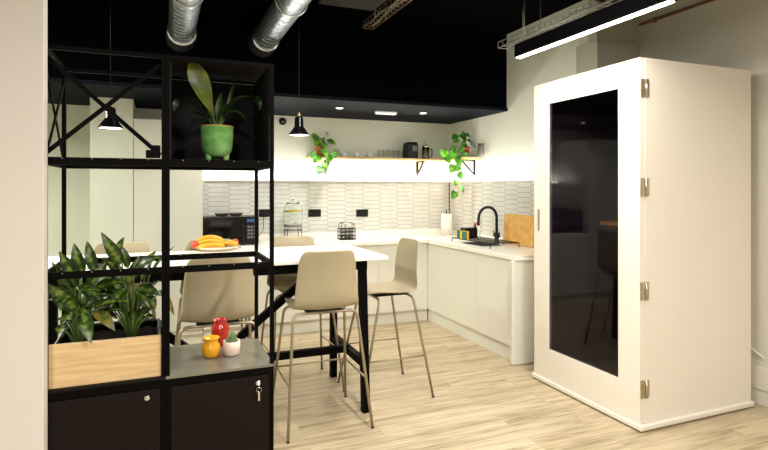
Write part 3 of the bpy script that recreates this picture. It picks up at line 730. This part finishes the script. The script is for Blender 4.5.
# fruit plate
q = P(232, 248, Z=TZ + .02)
FX, FY = q.x, q.y
FX, FY = P(216.5, 249.5, Z=TZ).x, P(216.5, 249.5, Z=TZ).y
b = B(); lathe(b, [(0, 0), (.13, 0), (.165, .02), (.17, .028), (.163, .028), (.125, .008), (0, .008)], 40)
tag(obj('fruit_plate', b, mat('cream_plate', (.75, .62, .48), .4), loc=(FX, FY, TZ + .0005)), 'cream plate of fruit on the white bar table', 'plate')
def banana(loc, rz, tilt, lb, L=.2, bendr=.135):
    t = thing('banana', lb, 'banana', loc, rz, 'bananas on the plate')
    b = B(); pts = []; rr = []
    for k in range(13):
        f = k / 12; a = (f - .5) * 1.5
        pts.append(Matrix.Rotation(tilt, 3, 'X') @ Vector((bendr * math.sin(a) * 1.05, 0, bendr * (math.cos(a) - math.cos(.75)))))
        rr.append(.0195 * min(1, .35 + 1.9 * math.sin(PI * min(max(f, .03), .97)) ** .8))
    tube(b, pts, rr, 10); obj('fruit', b, BANANA, t, sub=1)
    b = B(); d = (pts[-1] - pts[-2]).normalized(); tube(b, [pts[-1], pts[-1] + d * .03], [.007, .006], 8); obj('stem', b, BTIP, t)
    b = B(); d = (pts[0] - pts[1]).normalized(); tube(b, [pts[0], pts[0] + d * .006], [.007, .005], 8); obj('tip', b, BTIP, t)
zb = TZ + .026
banana((FX - .045, FY - .075, zb - .004), R(8), R(50), 'yellow banana at the front of the bunch on the plate')
banana((FX - .05, FY - .035, zb + .012), R(4), R(28), 'yellow banana in the middle of the bunch on the plate')
banana((FX - .045, FY + .008, zb + .03), R(-2), R(8), 'yellow banana at the back of the bunch, arching highest')
banana((FX + .095, FY - .01, zb + .004), R(-14), R(25), 'short yellow banana at the right side of the plate', bendr=.075)
for (x, y, s, lb, mm) in ((-.152, -.05, .03, 'small red apple at the left edge of the fruit plate', APPLE), (.14, .05, .028, 'small pink apple behind the bananas on the right', APPLE)):
    t = thing('apple', lb, 'apple', (FX + x, FY + y, TZ + .017)); b = B()
    lathe(b, [(0, .006), (s * .5, 0), (s * .9, s * .4), (s, s), (s * .85, s * 1.6), (s * .4, s * 1.85), (0, s * 1.65)], 20); obj('fruit', b, mm, t)
    b = B(); tube(b, [(0, 0, s * 1.65), (.003, 0, s * 2.1)], .0015, 5); obj('stem', b, BTIP, t)

# ------------------------------------------------------------ bar stools
def make_stool(lb):
    t = thing('bar_stool', lb, 'bar stool', (0, 0, 0), 0, 'taupe bar stools')
    prof = [(.205, .715), (.20, .733), (.17, .745), (.11, .748), (.04, .744), (-.04, .738), (-.11, .737), (-.155, .744), (-.187, .768), (-.2, .81), (-.205, .87), (-.208, .93), (-.214, .99), (-.222, 1.045), (-.230, 1.085), (-.236, 1.108), (-.240, 1.12)]
    hw = [.165, .187, .2, .208, .214, .218, .22, .218, .213, .208, .203, .197, .191, .185, .177, .165, .140]
    b = B(); rows = []; nx = 10
    for i, ((y, z), h) in enumerate(zip(prof, hw)):
        row = []
        back = max(0, min(1, (i - 6) / 4))
        for k in range(nx + 1):
            s = -1 + 2 * k / nx; e = s * s
            row.append(b.verts.new((h * s, y + back * .034 * e, z + (1 - back) * .024 * e)))
        rows.append(row)
    for r0, r1 in zip(rows, rows[1:]):
        for k in range(nx): f = b.faces.new((r0[k], r0[k + 1], r1[k + 1], r1[k])); f.smooth = True
    obj('seat_shell', b, SHELL, t, solid=.011, sub=1)
    tops = {}
    for sy, yt, yf in ((-1, -.14, -.272), (1, .12, .275)):
        for sx in (-1, 1):
            b = B(); pts = fillet([(0, yt, .722), (sx * .208, yt, .722), (sx * .268, yf, .004)], .05, 7)
            tube(b, pts, .0092, 10); o = obj('leg', b, CHAMP, t)
            b = B(); tube(b, [(sx * .2675, yf, .008), (sx * .268, yf, 0)], .0105, 10); obj('rubber_foot', b, BPLAST, o)
            f = (.722 - .30) / .718; tops[(sx, sy)] = Vector((sx * (.208 + .06 * f), yt + (yf - yt) * f, .30))
    for a_, c_ in (((-1, -1), (-1, 1)), ((1, -1), (1, 1)), ((-1, 1), (1, 1))):
        b = B(); tube(b, [tops[a_], tops[c_]], .006, 8); obj('footrest', b, CHAMP, t)
    boxobj('seat_mount', (-.12, .12, -.145, .125, .7225, .733), BPLAST, t, bevel=.003)
    return t
s0 = make_stool('taupe bar stool with its back to the viewer, at the right of the table')
s0.location = (.95, 3.445, 0); s0.rotation_euler = (0, 0, 0)
dup(s0, (.295, 3.37, 0), 0, 'taupe bar stool seen through the black rack, behind the cactus pots')
dup(s0, (1.53, 3.745, 0), R(90), 'taupe bar stool at the right end of the table, seen from its side')
dup(s0, (.965, 4.085, 0), R(182), 'taupe bar stool on the far side of the table below the pendant lamp')
dup(s0, (.325, 4.07, 0), R(179), 'taupe bar stool on the far side of the table, partly behind the bananas')
dup(s0, (-.276, 4.07, 0), R(180), 'taupe bar stool on the far side of the table, above the leafy planter')

# ------------------------------------------------------------ phone booth
BX0, BX1, BY0, BY1, BH = 2.768, 3.745, 2.494, 3.528, 2.315
t = thing('phone_booth', 'tall white cabin-like booth with dark glass door at the right wall', 'booth', (BX0, BY0, 0))
W_, D_ = BX1 - BX0, BY1 - BY0
b = B()
bx(b, .0, W_, 0, .04, .0435, BH); bx(b, 0.0, W_, D_ - .04, D_, .0435, BH); bx(b, W_ - .04, W_, .04, D_ - .04, .0435, BH); bx(b, 0, W_, .04, D_ - .04, BH - .04, BH)
bx(b, 0, W_, .04, D_ - .04, .0435, .07)
obj('shell', b, BOOTH, t)
b = B(); bx(b, .041, W_ - .041, .0405, .046, .072, BH - .042); bx(b, .041, W_ - .041, D_ - .046, D_ - .0405, .072, BH - .042); bx(b, W_ - .046, W_ - .0405, .046, D_ - .046, .072, BH - .042)
bx(b, .041, W_ - .046, .046, D_ - .046, .0705, .075); bx(b, .041, W_ - .046, .046, D_ - .046, BH - .048, BH - .041)
obj('lining', b, DARKIN, t)
boxobj('base', (-.057, W_ + .012, -.02, D_ + .015, .008, .043), BOOTH, t, bevel=.008, seg=3)
boxobj('skid', (-.03, W_, .01, D_, 0, .0075), BPLAST, t)
# door on the -x face
def toY(px, py): q_ = P(px, py, X=BX0 - .04); return q_.y - BY0, q_.z
gy1, gz1 = toY(548, 104); gy1b, gz0 = toY(548.5, 350.4); gy0, gz1b = toY(617.8, 87.3); gy0b, gz0b = toY(619, 378.2)
GY0, GY1, GZ0, GZ1 = (gy0 + gy0b) / 2, (gy1 + gy1b) / 2, (gz0 + gz0b) / 2, (gz1 + gz1b) / 2
print('glass', GY0, GY1, GZ0, GZ1, D_)
b = B(); dz0, dz1 = .047, BH
bx(b, -.04, -.001, 0.004, GY0, dz0, dz1); bx(b, -.04, -.001, GY1, D_, dz0, dz1)
bx(b, -.04, -.001, GY0, GY1, dz0, GZ0); bx(b, -.04, -.001, GY0, GY1, GZ1, dz1)
bmesh.ops.remove_doubles(b, verts=b.verts, dist=1e-5)
dr = obj('door', b, BOOTH, t)
boxobj('glass_pane', (-.03, -.022, GY0, GY1, GZ0, GZ1), TINT, dr)
b = B()
for (y0, y1, z0_, z1_) in ((GY0, GY0 + .004, GZ0, GZ1), (GY1 - .004, GY1, GZ0, GZ1), (GY0, GY1, GZ0, GZ0 + .004), (GY0, GY1, GZ1 - .004, GZ1)): bx(b, -.038, -.031, y0, y1, z0_, z1_)
obj('glazing_bead', b, BOOTH, dr)
hy, hz = toY(538.8, 220)
b = B(); bx(b, -.043, -.0405, hy - .012, hy + .012, hz - .085, hz + .085); o = obj('handle', b, NICKEL, dr, bevel=.002, label='recessed metal pull')
for z in (P(645, 88, Y=BY0).z, P(645, 187, Y=BY0).z, P(645, 291, Y=BY0).z, P(645, 389, Y=BY0).z):
    b = B(); bx(b, .002, .030, -.004, -.0005, z - .055, z + .055); bx(b, -.038, -.004, -.004, .0035, z - .055, z + .055)
    tube(b, [(.004, -.007, z - .055), (.004, -.007, z + .055)], .0065, 10)
    for k in range(3): lathe(b, [(0, 0), (.003, 0), (0, .002)], 8, c=(.020, -.006, z - .035 + .035 * k))
    obj('hinge', b, NICKEL, t, label='worn metal hinge')
b = B(); q_ = P(599, 223, X=BX0 + .3); q2 = P(618, 223, X=BX0 + .3)
bx(b, .235, W_ - .05, .05, .615, 1.235, 1.26)
obj('desk', b, ORANGE, t)
# pale cable against the wall beside the booth
b = B(); tube(b, fillet([(XRR - .006, 2.70, .78), (XRR - .02, 2.66, .66), (XRR - .045, 2.60, .5), (XRR - .045, 2.55, .40), (XRR - .035, 2.45, .34)], .06), .004, 6)
tag(obj('cable', b, PAPER), 'thin white cable hanging on the wall right of the booth', 'cable')

# ------------------------------------------------------------ black storage rack
RYB = RYF + .43
xr = P(271.8, 200, Y=RYF).x; xm = P(165.7, 200, Y=RYF).x; xl = P(45, 200, Y=RYF).x
print('rack x', xl, xm, xr, 'z', P(272, 363, Y=RYF).z, P(272, 65, Y=RYF).z, P(272, 165, Y=RYF).z, P(272, 267, Y=RYF).z)
ZC = P(272, 363, Y=RYF).z; ZT = P(272, 64, Y=RYF).z; ZS = P(272, 164.5, Y=RYF).z; ZR = P(272, 264.5, Y=RYF).z
t = thing('storage_rack', 'open black metal rack with crossed bars standing on the dark lockers', 'rack', (0, 0, 0))
S = .017
for x in (xl, xm - .0075, xm + .0075, xr):
    for y in (RYF, RYB):
        b = B(); bx(b, x - S / 2, x + S / 2, y - S / 2, y + S / 2, ZC + .001, ZT); obj('post', b, BLACK, t)
def rail(z, h, y, x0, x1, scr=True):
    b = B(); bx(b, x0, x1, y - S / 2 + .001, y + S / 2 - .001, z - h / 2, z + h / 2)
    if scr:
        n = 4
        for k in range(n):
            x = x0 + (x1 - x0) * (k + .5) / n; bx(b, x - .0015, x + .0015, y - S / 2 - .0005, y - S / 2 + .001, z + h / 2 - .006, z + h / 2 - .003, mi=1)
    obj('rail', b, [BLACK, CHROME], t)
for (a_, c_) in ((xl + S / 2, xm - .007 - S / 2), (xm + .007 + S / 2, xr - S / 2)):
    for y in (RYF, RYB):
        rail(ZR, .027, y, a_, c_); rail(ZS, .03, y, a_, c_); rail(ZT - .009, .017, y, a_, c_, False)
for x in (xl, xm - .0075, xm + .0075, xr):
    for z, h in ((ZR, .027), (ZS, .03), (ZT - .009, .017)):
        b = B(); bx(b, x - S / 2 + .001, x + S / 2 - .001, RYF + S / 2, RYB - S / 2, z - h / 2, z + h / 2); obj('side_rail', b, BLACK, t)
# crossed bars of the upper left bay: front and left side
for (a_, c_) in (((xl, RYF - .0, ZT - .04), (xm - .02, RYF - .0, ZS + .03)), ((xl, RYF + .011, ZS + .03), (xm - .02, RYF + .011, ZT - .04)),
                 ((xl - .004, RYF, ZT - .04), (xl - .004, RYB, ZS + .03)), ((xl + .006, RYF, ZS + .03), (xl + .006, RYB, ZT - .04))):
    b = B(); bar(b, a_, c_, .006, .017); obj('cross_bar', b, BLACK, t)
b = B(); bx(b, xm - .075, xm - .02, RYF - .014, RYF - .011, ZS + .017, ZS + .05); bx(b, xm - .05, xm - .02, RYF - .014, RYF - .011, ZS + .05, ZS + .07); obj('gusset', b, BLACK, t)
# dark box in the upper right bay
DP = mat('dark_panel', (.02, .0185, .02), .8, spec=.15)
b = B(); x0, x1 = xm + .007 + S / 2, xr - S / 2
bx(b, x0, x1, RYB - .011, RYB - .003, ZS + .0175, ZT - .0245); obj('back_panel', b, DP, t)
for xx in (x0, x1 - .006): b = B(); bx(b, xx, xx + .006, RYF + .0095, RYB - .0095, ZS + .0175, ZT - .0245); obj('side_panel', b, DP, t)
b = B(); bx(b, x0, x1, RYF + .0095, RYB - .0095, ZS + .004, ZS + .0165); obj('shelf', b, DP, t)
b = B(); bx(b, x0, x1, RYF + .0095, RYB - .0095, ZT - .008, ZT - .002); obj('top_panel', b, DP, t)

# lockers
def locker(x0, x1, ztop, lb, lockpx, keys, top):
    t = thing('locker', lb, 'cabinet', ((x0 + x1) / 2, RYF, 0), 0, 'dark lockers'); h = (x1 - x0) / 2
    boxobj('body', (-h, h, .002, .445, .03, ztop - .012), CAB, t)
    boxobj('door', (-h + .02, h - .02, -.014, .001, .04, ztop - .045), CAB, t, bevel=.002)
    b = B(); bx(b, -h, -h + .019, -.012, .0015, .03, ztop - .012); bx(b, h - .019, h, -.012, .0015, .03, ztop - .012); bx(b, -h + .019, h - .019, -.012, .0015, ztop - .042, ztop - .012); obj('frame', b, BLACK, t)
    boxobj('plinth', (-h + .02, h - .02, .03, .42, 0, .03), BPLAST, t)
    boxobj('top', (-h, h, -.012, .445, ztop - .0115, ztop), top, t, bevel=.001)
    q = P(*lockpx, Y=RYF - .014)
    b = B(); lathe(b, [(0, 0), (.012, 0), (.012, .003), (.008, .006), (0, .006)], 20, c=(0, 0, 0)); bmesh.ops.transform(b, matrix=Matrix.Rotation(R(90), 4, 'X'), verts=b.verts)
    lk = obj('lock', b, CHROME, t, loc=(q.x - t.location.x, -.0142, q.z), label='round chrome lock')
    if keys:
        b = B(); bx(b, -.003, .003, -.03, -.006, -.001, .001)
        tube(b, [(.011 * math.cos(a), -.026, -.021 + .011 * math.sin(a)) for a in [2 * PI * k / 16 for k in range(16)]], .0012, 6, closed=True)
        bx(b, -.0035, .0035, -.028, -.026, -.068, -.032); obj('key', b, CHROME, lk, loc=None, label='small key hanging from the lock')
    return t
locker(xm + .0002, xr + .006, ZC, 'dark locker with keys hanging in its lock, under the small pots', (258, 383), True, CABTOP)
locker(xl - S / 2, xm - .0002, ZC, 'dark locker under the wooden planter', (147, 398), False, CAB)

# planter
pz0, pz1 = ZC + .001, P(163, 334, Y=RYF + .02).z
x0, x1 = xl + S / 2 + .002, xm - .007 - S / 2 - .002
t = thing('planter_box', 'pale wooden planter box on the left locker inside the rack', 'planter', ((x0 + x1) / 2, RYF + .215, pz0))
h = (x1 - x0) / 2; ph = pz1 - pz0
boxobj('front_panel', (-h, h, -.212, -.195, 0, ph), OAK, t, bevel=.001)
b = B(); bx(b, -h, h, .19, .2, 0, ph - .03); bx(b, -h, -h + .012, -.1945, .19, 0, ph - .03); bx(b, h - .012, h, -.1945, .19, 0, ph - .03); bx(b, -h + .012, h - .012, -.1945, .19, 0, .01); obj('tray', b, BLACK, t)
b = B(); tube(b, fillet([(-h + .01, -.19, ph - .022), (-h + .01, .19, ph - .022), (h - .01, .19, ph - .022), (h - .01, -.19, ph - .022)], .03), .007, 8); obj('rim', b, mat('grey_rim', (.12, .115, .105), .35, metal=.7), t)
b = B()
for i in range(12):
    for j in range(9): pass
nx, ny = 24, 20; gv = [[b.verts.new((-h + .014 + (2 * h - .028) * i / nx, -.19 + .37 * j / ny, ph - .05 + .008 * noise.noise(Vector((i * .5, j * .5, 1))))) for j in range(ny + 1)] for i in range(nx + 1)]
for i in range(nx):
    for j in range(ny): b.faces.new((gv[i][j], gv[i + 1][j], gv[i + 1][j + 1], gv[i][j + 1]))
obj('soil', b, SOIL, t)['kind'] = 'stuff'
pr = t.location.copy()
soilz = pz0 + ph - .05

def leafy(name, lb, base, leaves, extra, seed, mats=(LEAFD, LEAFY)):
    """leaves: (px_base, px_tip, width in m, Y base, Y tip, yellow?)"""
    random.seed(seed); base = Vector(base)
    t = thing(name, lb, 'plant', base)
    f = B(); s = B(); fy = B(); any_y = False
    for (b0, t0, wd, yb, yt, yel) in leaves:
        a = P(*b0, Y=yb) - base; c = P(*t0, Y=yt) - base
        g = f if not yel else fy; any_y = any_y or yel
        leaf(g, a, c, wd * .85, up=(0, -.6, .8) if abs((c - a).z) < .12 else (0, -1, .1), bend=.12, fold=.25, n=10)
        tube(s, [(a.x * .1, a.y * .1, 0), (a.x * .45, a.y * .5, a.z * .55), a], [.007, .005, .003], 7)
    for k in range(extra):
        an = random.uniform(0, 2 * PI); l0 = random.uniform(.08, .26); rad = random.uniform(.02, .07)
        a = Vector((math.cos(an) * rad, math.sin(an) * rad, l0)); L = random.uniform(.11, .19)
        c = a + Vector((math.cos(an) * L * .75, math.sin(an) * L * .5, random.uniform(-.06, .13)))
        c.y = max(min(c.y, RYB - .05 - base.y), RYF + .03 - base.y)
        c.x = max(min(c.x, xm - .04 - base.x), xl + .03 - base.x)
        leaf(f, a, c, random.uniform(.04, .06), up=(0, -.3, 1), bend=.2, fold=.25, n=9)
        tube(s, [(a.x * .1, a.y * .1, 0), (a.x * .5, a.y * .5, a.z * .6), a], [.006, .005, .003], 7)
    obj('stem', s, STEM, t); obj('foliage', f, mats[0], t)
    if any_y: obj('withered_leaf', fy, mats[1], t, label='yellowing leaf')
    else: fy.free()
bl = P(78, 335, Y=2.56); br = P(131, 331, Y=2.62)
leafy('leafy_plant', 'green variegated leafy plant at the left side of the wooden planter', (bl.x, 2.56, soilz - .005), [
    ((79, 280), (59, 251), .062, 2.55, 2.50, 0), ((82, 274), (74, 243), .06, 2.56, 2.55, 0), ((95, 272), (87, 241), .055, 2.60, 2.62, 0),
    ((77, 309), (47, 283), .085, 2.52, 2.46, 0), ((82, 313), (91, 344), .062, 2.46, 2.38, 0), ((95, 312), (115, 331), .06, 2.50, 2.44, 1),
    ((93, 308), (130, 301), .045, 2.50, 2.46, 0), ((83, 297), (127, 281), .07, 2.55, 2.52, 0), ((78, 300), (52, 262), .06, 2.6, 2.6, 0),
    ((75, 312), (60, 325), .05, 2.55, 2.5, 0), ((88, 290), (108, 258), .065, 2.6, 2.62, 0), ((80, 285), (100, 300), .06, 2.5, 2.43, 0),
    ((74, 300), (48, 300), .06, 2.6, 2.6, 0)], 28, 21)
leafy('leafy_plant', 'green leafy plant at the right side of the wooden planter, with pale stems', (br.x, 2.62, soilz - .005), [
    ((122, 264), (101, 232), .062, 2.58, 2.55, 0), ((117, 254), (124, 237), .035, 2.6, 2.62, 0), ((128, 268), (118, 243), .045, 2.62, 2.62, 0),
    ((134, 270), (161, 257), .06, 2.58, 2.54, 0), ((136, 288), (161, 296), .06, 2.56, 2.52, 0), ((128, 285), (140, 255), .055, 2.6, 2.6, 0),
    ((140, 300), (160, 280), .05, 2.58, 2.55, 0), ((125, 300), (112, 282), .06, 2.6, 2.58, 0), ((150, 275), (175, 246), .02, 2.6, 2.64, 0),
    ((160, 290), (174, 316), .035, 2.58, 2.56, 1), ((134, 290), (150, 308), .045, 2.56, 2.5, 0), ((126, 288), (110, 308), .05, 2.52, 2.46, 0)], 26, 33)

# small pots on the right locker
q = P(211, 357, Z=ZC)
t = thing('ceramic_jar', 'small yellow glazed jar on the right locker', 'jar', (q.x, q.y, ZC + .0005)); t.scale = (1.12,) * 3
b = B(); lathe(b, [(0, 0), (.026, 0), (.034, .012), (.038, .032), (.036, .05), (.026, .062), (.030, .074), (.036, .08), (.033, .081), (.024, .066), (.022, .06), (.030, .045), (.030, .02), (0, .008)], 32); obj('body', b, YELG, t)
q = P(220.5, 345, Z=ZC)
b = B(); lathe(b, [(0, 0), (.030, 0), (.034, .02), (.040, .065), (.036, .085), (.026, .097), (.030, .108), (.031, .112), (.027, .112), (.022, .097), (.030, .08), (.034, .06), (.028, .02), (0, .008)], 32)
t = thing('ceramic_vase', 'red glazed vase behind the yellow jar and the cactus', 'vase', (q.x, q.y + .01, ZC + .0005)); t.scale = (1.12,) * 3; obj('body', b, REDG, t)
q = P(231.5, 355, Z=ZC)
t = thing('potted_cactus', 'small cactus in a pale pink pot on the right locker', 'plant', (q.x, q.y, ZC + .0005)); t.scale = (1.12,) * 3
b = B(); lathe(b, [(0, 0), (.024, 0), (.031, .006), (.035, .03), (.035, .06), (.032, .06), (.031, .05), (0, .05)], 32); obj('pot', b, PINKW, t)
b = B()
for (x, y, r_, h_) in ((.004, 0, .014, .045), (-.012, .006, .010, .026), (.017, .004, .009, .02)):
    prof = [(0, .05)] + [(r_ * (.85 + .15 * math.sin(PI * k / 5)), .05 + h_ * k / 5 * .8) for k in range(5)] + [(r_ * .6, .05 + h_ * .95), (0, .05 + h_)]
    lathe(b, prof, 14, c=(x, y, 0))
obj('cactus', b, CACT, t)
b = B(); random.seed(2)
for k in range(60):
    a = random.uniform(0, 2 * PI); z = random.uniform(.055, .095); c = Vector((.004 + .013 * math.cos(a), .013 * math.sin(a), z)); d = Vector((math.cos(a), math.sin(a), .4)) * .006
    tube(b, [c, c + d], .0004, 3)
obj('spine', b, SPINE, t)['kind'] = 'stuff'

# green pot plant in the upper box
q = P(217, 160, Y=RYF + .15); zs = ZS + .017
t = thing('potted_fern', 'strappy green plant in a green glazed footed pot in the dark box', 'plant', (q.x, RYF + .15, zs))
GRN = leafmat('green_glaze', (.10, .28, .07), (.22, .44, .14), (.32, .52, .19), 9); GRN.node_tree.nodes['Principled BSDF'].inputs['Roughness'].default_value = .08
b = B(); lathe(b, [(0, .018), (.035, .018), (.055, .026), (.067, .055), (.071, .10), (.072, .148), (.073, .155), (.068, .155), (.066, .145), (.065, .1), (.055, .05), (0, .04)], 40)
pot = obj('pot', b, GRN, t)
b = B(); tube(b, [(.0705 * math.cos(a), .0705 * math.sin(a), .156) for a in [2 * PI * k / 36 for k in range(36)]], .0035, 8, closed=True); obj('pot_rim', b, mat('rim_ochre', (.42, .25, .07), .4), pot)
for k in range(3):
    a = PI / 2 + k * 2 * PI / 3; b = B(); lathe(b, [(0, 0), (.010, 0), (.013, .01), (.014, .03), (0, .036)], 14, c=(.044 * math.cos(a + .0), .044 * math.sin(a), 0)); obj('pot_foot', b, GRN, pot)
b = B(); lathe(b, [(0, .14), (.064, .14)], 24); lathe(b, [(.064, .14), (0, .136)], 24); obj('soil', b, SOIL, t)
f = B(); s = B(); fo = B(); o_ = t.location
def L(b0, t0, wd, y0, y1, g=None, bend=.1, up=(0, -1, .1), wav=0, shape=.45):
    a = P(*b0, Y=RYF + y0) - o_; c = P(*t0, Y=RYF + y1) - o_
    leaf(g or f, a, c, wd, up=up, bend=bend, fold=.2, n=16, wav=wav, shape=shape)
    tube(s, [(0, 0, .135), a * .5 + Vector((0, 0, .07)), a], .0025, 6)
L((214, 119), (190, 59), .085, .13, .08, fo, .06, wav=.02, shape=1.35)
L((213, 118), (203, 82), .03, .14, .11, fo, .02)
for (b0, t0, wd, y0, y1, bd) in (((210, 118), (176, 100), .03, .16, .16, .25), ((224, 118), (258, 97), .03, .16, .14, .25), ((222, 116), (248, 122), .028, .16, .12, .3), ((207, 118), (184, 121), .028, .17, .2, .3),
                             ((217, 118), (222, 92), .03, .18, .2, .1), ((220, 118), (238, 100), .03, .18, .22, .15), ((214, 120), (196, 104), .035, .18, .22, .15), ((226, 118), (240, 70), .016, .2, .24, .1)):
    L(b0, t0, wd, y0, y1, None, bd, (0, -.5, 1))
leaf(f, P(257, 96, Y=RYF + .14) - o_, P(260, 110, Y=RYF + .13) - o_, .03, up=(0, -1, 0)); leaf(f, P(177, 99, Y=RYF + .16) - o_, P(174, 112, Y=RYF + .16) - o_, .026, up=(0, -1, 0))
obj('stem', s, STEM, t); obj('foliage', f, LEAFF, t); obj('broad_leaf', fo, LEAFO, t, label='broad olive green leaf')
